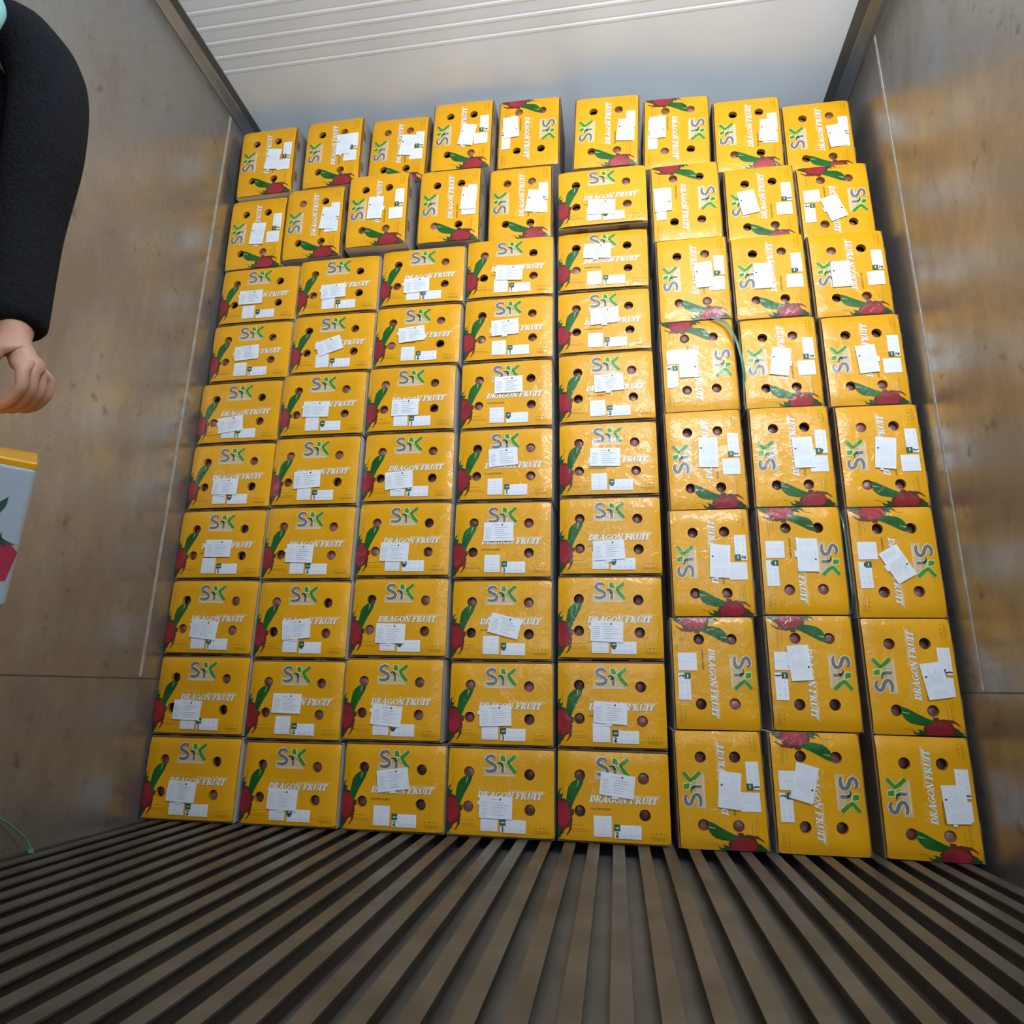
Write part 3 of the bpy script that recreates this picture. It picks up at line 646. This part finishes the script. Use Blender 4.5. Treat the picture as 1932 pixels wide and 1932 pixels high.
# left hand (seen in the photo): back of the hand outwards, fingers curling down and in, thumb in front
def hand(side, wr, o, ax, fingers, thumb):
    """o: palm centre, ax=(across, down, depth) unit axes"""
    A, D, F = ax
    def at(a, d, f): return tuple(Vector(o)+Vector(A)*a+Vector(D)*d+Vector(F)*f)
    J['pm'+side] = (at(.002, -.022, .0), (.027, .022)); J['pk'+side] = (at(.010, .008, .0), (.030, .022)); E_.append((wr, 'pm'+side)); E_.append(('pm'+side, 'pk'+side))
    for i, ch in enumerate(fingers):
        prev = 'pk'+side
        for k, (a, d, f) in enumerate(ch):
            n = 'f%d%d%s' % (i, k, side); J[n] = (at(a, d, f), (.0098, .0092, .0086, .0072)[k]); E_.append((prev, n)); prev = n
    prev = 'pm'+side
    for k, (a, d, f) in enumerate(thumb):
        n = 't%d%s' % (k, side); J[n] = (at(a, d, f), (.0130, .0115, .0098, .008)[k]); E_.append((prev, n)); prev = n
fin_ = [[(.034-.002*abs(i-1.2), .020+.001*i, -.030+.020*i), (.032-.002*i, .050, -.032+.0205*i), (.010, .072-.002*abs(i-1), -.030+.019*i), (-.018-.004*(1.5-abs(i-1.5)), .083-.003*i, -.028+.018*i)] for i in range(4)]
th_ = [(-.010, -.006, -.030), (-.014, .018, -.040), (-.020, .040, -.042), (-.026, .056, -.040)]
hand('L', 'wrL', (.462, -1.128, .872), (tuple(CR), tuple(-CU), tuple(CF)), fin_, th_)
fr_ = [[(-.028, .020, -.030+.020*i), (-.030, .046, -.032+.0205*i), (-.012, .066, -.030+.019*i), (.012, .072, -.028+.018*i)] for i in range(4)]
tr_ = [(.012, -.006, -.030), (.020, .018, -.040), (.024, .040, -.042), (.026, .054, -.040)]
hand('R', 'wrR', (.365, -1.425, .775), ((.93, .30, -.16), (.3, .1, -.94), (-.25, .94, .1)), fr_, tr_)
body = skin_mesh('body', {k: (rel(p), r) for k, (p, r) in J.items()}, E_, 'pelvis', M['skin'], pr)
# face: brows, nose, eyes, mouth, ears as shaped surface details on the head
def blob(name, c, s, m, parent=pr, seg=16):
    bm = bmesh.new(); bmesh.ops.create_uvsphere(bm, u_segments=seg, v_segments=seg//2, radius=1)
    for v in bm.verts: v.co = Vector((v.co.x*s[0], v.co.y*s[1], v.co.z*s[2]))+Vector(rel(c))
    return mesh_obj(name, bm, m, parent, True)
for sx in (-1, 1):
    blob('eye', (.195+sx*.030, -1.247, 1.775), (.011, .008, .006), M['eye'])
    blob('ear', (.195+sx*.083, -1.165, 1.765), (.012, .018, .030), M['skin'])
blob('nose', (.195, -1.262, 1.752), (.013, .017, .022), M['skin'])
blob('mouth', (.195, -1.250, 1.712), (.022, .007, .006), M['dkred_ink'])
hb = bmesh.new(); bmesh.ops.create_uvsphere(hb, u_segments=24, v_segments=14, radius=1)
bmesh.ops.delete(hb, geom=[v for v in hb.verts if v.co.z < -.25 or (v.co.y < -.45 and v.co.z < .45)], context='VERTS')
for v in hb.verts: v.co = Vector((v.co.x*.098, v.co.y*.102, v.co.z*.10))+Vector(rel((.195, -1.155, 1.800)))
mesh_obj('hair', hb, M['hair'], pr, True)
# black sweater over torso and both arms, cuffs at the wrists
G = {'hem0': ((.135, -1.08, .82), .095), 'hem': ((.14, -1.08, .93), .138), 'b1': ((.155, -1.09, 1.12), .140), 'ch': ((.19, -1.12, 1.34), .140), 'yk': ((.215, -1.135, 1.50), .085), 'nk': ((.20, -1.145, 1.555), .066),
     'tl': ((.300, -1.125, 1.560), .070), 'tr': ((.115, -1.135, 1.53), .062), 'sl': ((.372, -1.105, 1.445), .066), 'sm': ((.385, -1.10, 1.32), .066), 'el': ((.386, -1.095, 1.155), .054), 'fm': ((.408, -1.105, 1.04), .050), 'cl': ((.432, -1.117, .950), .047), 'cx': ((.438, -1.119, .925), .044),
     'sr': ((.045, -1.13, 1.44), .062), 'er': ((.085, -1.26, 1.13), .052), 'cr': ((.305, -1.405, .88), .042), 'cq': ((.318, -1.412, .862), .038)}
skin_mesh('sweater', {k: (rel(p), r) for k, (p, r) in G.items()}, [('hem0','hem'),('hem','b1'),('b1','ch'),('ch','yk'),('yk','nk'),('yk','tl'),('tl','sl'),('sl','sm'),('sm','el'),('el','fm'),('fm','cl'),('cl','cx'),('yk','tr'),('tr','sr'),('sr','er'),('er','cr'),('cr','cq')], 'hem', M['jacket'], pr)
K = {'w0': ((.15, -1.08, 1.06), .115), 'w': ((.15, -1.08, .97), .125), 'hl': ((.215, -1.09, .87), .098), 'kl': ((.24, -1.12, .50), .072), 'al': ((.235, -1.065, .11), .058), 'hr': ((.09, -1.09, .87), .09), 'kr': ((.075, -1.13, .50), .068), 'ar': ((.075, -1.065, .11), .056)}
skin_mesh('trousers', {k: (rel(p), r) for k, (p, r) in K.items()}, [('w0','w'),('w','hl'),('hl','kl'),('kl','al'),('w','hr'),('hr','kr'),('kr','ar')], 'w', M['trousers'], pr)
for x0, x1 in ((.235, .255), (.075, .07)):
    skin_mesh('shoe', {'a': (rel((x0, -1.05, .05)), (.048, .05)), 'b': (rel((x1, -1.13, .045)), (.045, .045)), 'c': (rel((x1, -1.22, .038)), (.042, .038))}, [('a','b'),('b','c')], 'a', M['shoe'], pr)
skin_mesh('neck_scarf', {'a': (rel((.20, -1.145, 1.545)), .076), 'b': (rel((.20, -1.15, 1.60)), .070), 'c': (rel((.270, -1.20, 1.60)), .028), 'd': (rel((.366, -1.222, 1.475)), .019), 'e': (rel((.358, -1.225, 1.40)), .012)}, [('a','b'),('a','c'),('c','d'),('d','e')], 'a', M['teal'], pr)
tag(pr, 'person in a black knitted sweater with one arm bent and fingers curled, at left edge', 'person')
